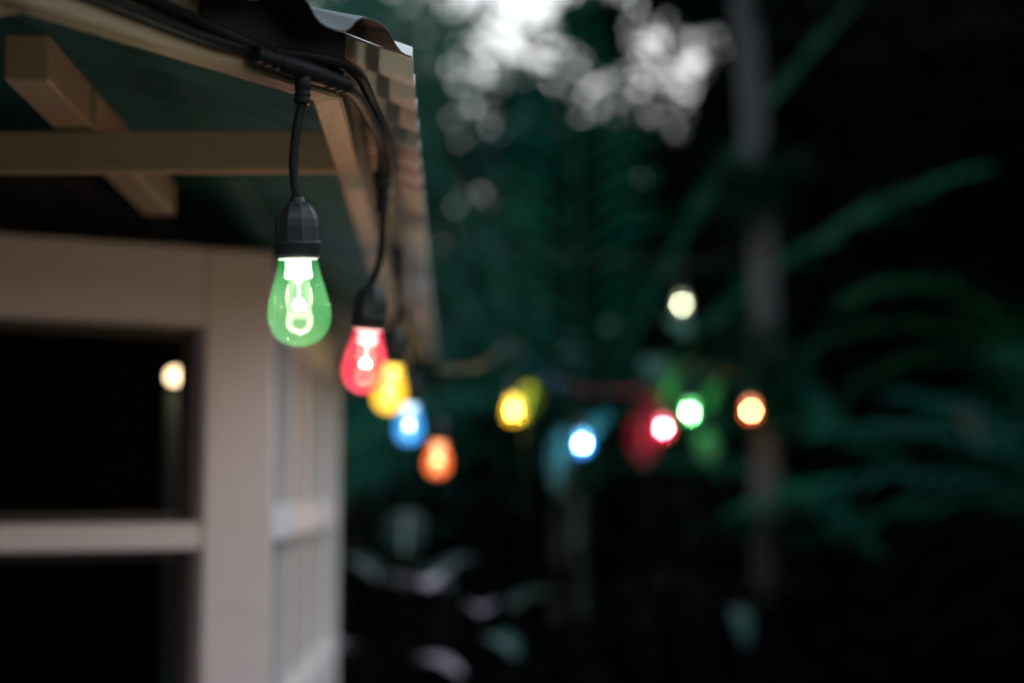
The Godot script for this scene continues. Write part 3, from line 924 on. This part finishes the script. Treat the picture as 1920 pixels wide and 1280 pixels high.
func plant(called: String, label: String, category: String, at: Vector3, blades: Array, col: Color, rib: Color, m: Material, heart := false, group := "") -> void:
	# blades: [tip-side anchor of the blade relative to the plant, heading, rise, length, width, bend, colour or null]
	var o := thing(called, label, category, at, group)
	for b in blades:
		var st := Shape.new(false)
		var a: Vector3 = b[0]
		st.tint = Color(0.006, 0.009, 0.006)
		st.tube(smooth_path([Vector3(a.x * 0.1, 0, a.z * 0.1), Vector3(a.x * 0.45, a.y * 0.6, a.z * 0.45), a], 6), [0.006, 0.0055, 0.005, 0.0045, 0.004, 0.004, 0.0035, 0.003], 7)
		var c: Color = b[6] if b.size() > 6 else col
		var l := part("leaf", blade(a, b[1], b[2], b[3], b[4], b[5], c, rib, 12, 0.03, heart), m, o)
		part("stalk", st.done(), m, l)

func build_plants() -> void:
	var dark := Color(0.010, 0.055, 0.034)
	var rib := Color(0.10, 0.17, 0.12)
	# upright feather palm in the middle
	var o := thing("feather_palm", "large upright feather palm with a pale central stem in the middle", "palm", Vector3(0.29, 0, -8.2))
	var s := Shape.new(false)
	s.tube(smooth_path([Vector3.ZERO, Vector3(0.02, 0.9, 0), Vector3(0.0, 1.75, 0)], 6), [0.06, 0.055, 0.05, 0.046, 0.043, 0.04, 0.038, 0.036, 0.034, 0.032, 0.03, 0.028, 0.026], 12)
	part("trunk", s.done(), M.green_stem, o)
	for q in [[PI * 0.98, 1.32, 2.7, 0.45], [PI * 0.93, 1.15, 2.6, 0.5], [PI * 1.05, 1.0, 2.3, 0.8], [PI * 0.5, 1.5, 2.2, 0.3], [0.05, 1.30, 2.6, 0.5], [0.15, 1.05, 2.4, 0.8], [PI * 1.1, 0.7, 1.9, 1.2], [-0.3, 0.7, 1.8, 1.4], [PI * 0.3, 0.9, 1.7, 1.5], [PI * 0.7, 0.8, 1.7, 1.5], [PI * 0.85, 0.45, 1.6, 1.3], [0.35, 0.4, 1.5, 1.3]]:
		part("frond", frond(Vector3(cos(q[0]) * 0.05, 1.6, sin(q[0]) * 0.05), q[0], q[1], q[2], 0.55, q[3], Color(0.012, 0.17, 0.105), 23, 0.06), M.leaf, o)
	# feather palm on the right
	o = thing("feather_palm", "feather palm whose arching teal green fronds reach in from the right edge", "palm", Vector3(2.35, 0, -6.5))
	for i in 13:
		var h := i * TAU / 13 + 0.3
		part("frond", frond(Vector3(0.04 * cos(h), 1.25 + 0.06 * (i % 4), 0.04 * sin(h)), h, 1.0 - 0.22 * (i % 4), 1.55, 0.42, 1.0, Color(0.008, 0.11, 0.078), 19, 0.05), M.leaf, o)
	o = thing("feather_palm", "taller feather palm with green fronds crossing the dark upper right", "palm", Vector3(2.75, 0, -9.0))
	s = Shape.new(false)
	s.tube([Vector3.ZERO, Vector3(0.03, 1.2, 0), Vector3(0, 2.1, 0.05)], [0.06, 0.05, 0.045], 10)
	part("trunk", s.done(), M.palm_bark, o)
	for i in 9:
		var h := i * TAU / 9 + 0.5
		part("frond", frond(Vector3(0, 2.1, 0.05), h, 1.0 - 0.2 * (i % 3), 1.6, 0.36, 1.6, Color(0.012, 0.13, 0.05), 18, 0.055), M.leaf, o)
	# slim brownish stem
	o = thing("young_tree", "slim brownish stem of a young tree among the dark undergrowth", "tree", Vector3(0.185, 0, -7.9))
	part("trunk", trunk_mesh([Vector3.ZERO, Vector3(0.01, 0.7, 0), Vector3(0.02, 1.5, 0.02)], 0.028, 0.02), M.palm_bark, o)
	part("crown", leaf_mass(Vector3(0, 1.75, 0), Vector3(0.5, 0.35, 0.4), 14, 20, 0.13, Color(0.010, 0.04, 0.03), 0.12), M.leaf, o).set_meta("kind", "stuff")

	# broad-leaved plants low on the left, sky reflection painted on the pale leaves
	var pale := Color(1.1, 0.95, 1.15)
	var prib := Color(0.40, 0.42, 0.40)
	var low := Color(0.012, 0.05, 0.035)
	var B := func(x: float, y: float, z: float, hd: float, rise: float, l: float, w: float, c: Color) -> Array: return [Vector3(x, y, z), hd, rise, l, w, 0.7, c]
	plant("broadleaf_plant", "low plant with the largest leaf painted in pale sky reflection, bottom centre left", "plant", Vector3(-0.33, 0, -5.3), [B.call(0.02, 1.28, 0.0, 1.2, 0.35, 0.20, 0.17, pale), B.call(-0.14, 1.10, 0.05, 2.6, 0.2, 0.16, 0.12, pale), B.call(0.05, 1.07, 0.1, 0.6, 0.1, 0.17, 0.10, pale * 0.7), B.call(0.1, 1.3, -0.1, -0.6, 0.6, 0.2, 0.13, low), B.call(-0.08, 1.3, -0.1, 3.8, 0.6, 0.2, 0.13, low), B.call(0.0, 1.38, -0.1, 4.7, 0.9, 0.22, 0.14, low)], low, prib, M.glossy_leaf, true)
	plant("broadleaf_plant", "low plant with one small leaf painted in pale sky reflection, right of the largest", "plant", Vector3(-0.10, 0, -5.5), [B.call(0.0, 1.20, 0.0, 1.5, 0.3, 0.14, 0.11, pale * 0.8), B.call(0.02, 1.12, 0.1, 0.9, 0.0, 0.16, 0.12, Color(0.03, 0.14, 0.11)), B.call(0.1, 1.2, -0.1, -0.3, 0.5, 0.2, 0.14, low), B.call(-0.1, 1.26, -0.1, 3.4, 0.6, 0.2, 0.14, low)], low, prib, M.glossy_leaf, true)
	# leaves beside the far bulbs, lit by them
	var mid := Color(0.05, 0.10, 0.07)
	var Lf := func(base: Vector3, target: Vector3, hd: float, rise: float, l: float, w: float) -> Array:
		var d := Vector3(cos(hd) * cos(rise), sin(rise), sin(hd) * cos(rise))
		return [target - base - d * l * 0.5, hd, rise, l, w, 0.35, Color(0.10, 0.008, 0.022) if target.z < -5.5 and target.z > -6.0 else mid]  # red bulb light put into the colour of the leaves behind it
	var g := Vector3(0.19, 0, -5.02)
	var q := Vector3(0.197, 1.696, -4.955)
	plant("garden_shrub", "slim shrub with broad leaves lit blue by the far blue bulb", "shrub", g, [Lf.call(g, q + Vector3(-0.062, -0.045, 0.01), 1.9, -1.15, 0.21, 0.075), Lf.call(g, q + Vector3(0.055, 0.062, 0), 1.0, 0.9, 0.11, 0.075)], mid, rib, M.glossy_leaf)
	g = Vector3(0.44, 0, -5.72)
	q = Vector3(0.485, 1.766, -5.665)
	plant("garden_shrub", "slim shrub with broad leaves painted with the red light of the far bulb", "shrub", g, [Lf.call(g, q + Vector3(-0.055, -0.02, 0), 1.8, -1.05, 0.20, 0.11), Lf.call(g, q + Vector3(-0.03, 0.085, -0.03), 1.9, 0.9, 0.10, 0.06)], mid, rib, M.glossy_leaf)
	g = Vector3(0.66, 0, -6.22)
	q = Vector3(0.621, 1.841, -6.16)
	plant("garden_shrub", "slim shrub with upright leaves lit green by the far green bulb", "shrub", g, [Lf.call(g, q + Vector3(-0.07, 0.10, 0), 1.3, 1.1, 0.17, 0.085), Lf.call(g, q + Vector3(0.02, 0.19, 0), 0.7, 0.6, 0.13, 0.07), Lf.call(g, q + Vector3(0.09, 0.07, 0), 1.2, 1.0, 0.14, 0.07), Lf.call(g, q + Vector3(0.06, -0.12, 0.02), 1.5, -1.0, 0.13, 0.09)], mid, rib, M.glossy_leaf)
	g = Vector3(0.05, 0, -4.28)
	q = Vector3(0.004, 1.754, -4.245)
	plant("garden_shrub", "slim shrub with one leaf lit yellow behind the far yellow bulb", "shrub", g, [Lf.call(g, q + Vector3(0.035, 0.03, 0), 1.3, 1.0, 0.12, 0.075)], mid, rib, M.glossy_leaf)
	var sheen := Color(0.26, 0.66, 0.48)  # leaf highlights put into the colour
	plant("broadleaf_plant", "mid height plant, leaf highlights put into their pale green, below the high pale bulb", "plant", Vector3(0.66, 0, -8.0), [B.call(-0.1, 2.30, 0.0, 2.2, 0.3, 0.22, 0.13, sheen), B.call(0.05, 2.36, 0.05, 1.2, -0.2, 0.20, 0.12, sheen * 0.7), B.call(0.16, 2.27, 0.0, 0.6, 0.4, 0.22, 0.12, sheen * 0.8), B.call(-0.02, 2.17, 0.1, 1.6, -0.3, 0.22, 0.12, sheen * 0.5), B.call(-0.22, 2.2, 0.0, 2.8, 0.2, 0.25, 0.13, sheen * 0.5)], low, rib, M.glossy_leaf)
	# broad leaves at the right edge, bluish sky reflection put into the colour
	var blue := Color(0.45, 0.72, 0.85)
	plant("broadleaf_plant", "tall plant with bluish sky reflection painted on broad leaves at the right edge", "plant", Vector3(2.05, 0, -7.0), [B.call(-0.12, 1.78, 0.1, 0.2, 0.25, 0.42, 0.16, blue), B.call(-0.2, 1.72, 0.1, 2.2, 0.9, 0.34, 0.10, blue * 0.6), B.call(0.0, 1.42, 0.2, 1.0, 0.1, 0.30, 0.16, Color(0.60, 0.85, 0.80)), B.call(-0.1, 1.5, 0.1, 2.6, 0.5, 0.3, 0.13, low), B.call(0.2, 1.6, 0.0, -0.4, 0.6, 0.4, 0.14, low)], low, rib, M.glossy_leaf)
	plant("broadleaf_plant", "small dark plant with one teal leaf low on the right", "plant", Vector3(0.78, 0, -6.2), [B.call(0.0, 1.16, 0.05, 1.4, -0.5, 0.17, 0.08, Color(0.03, 0.10, 0.11)), B.call(0.1, 1.2, -0.05, 0.2, 0.5, 0.22, 0.11, low), B.call(-0.1, 1.2, -0.05, 3.2, 0.5, 0.22, 0.11, low)], low, rib, M.glossy_leaf, true)
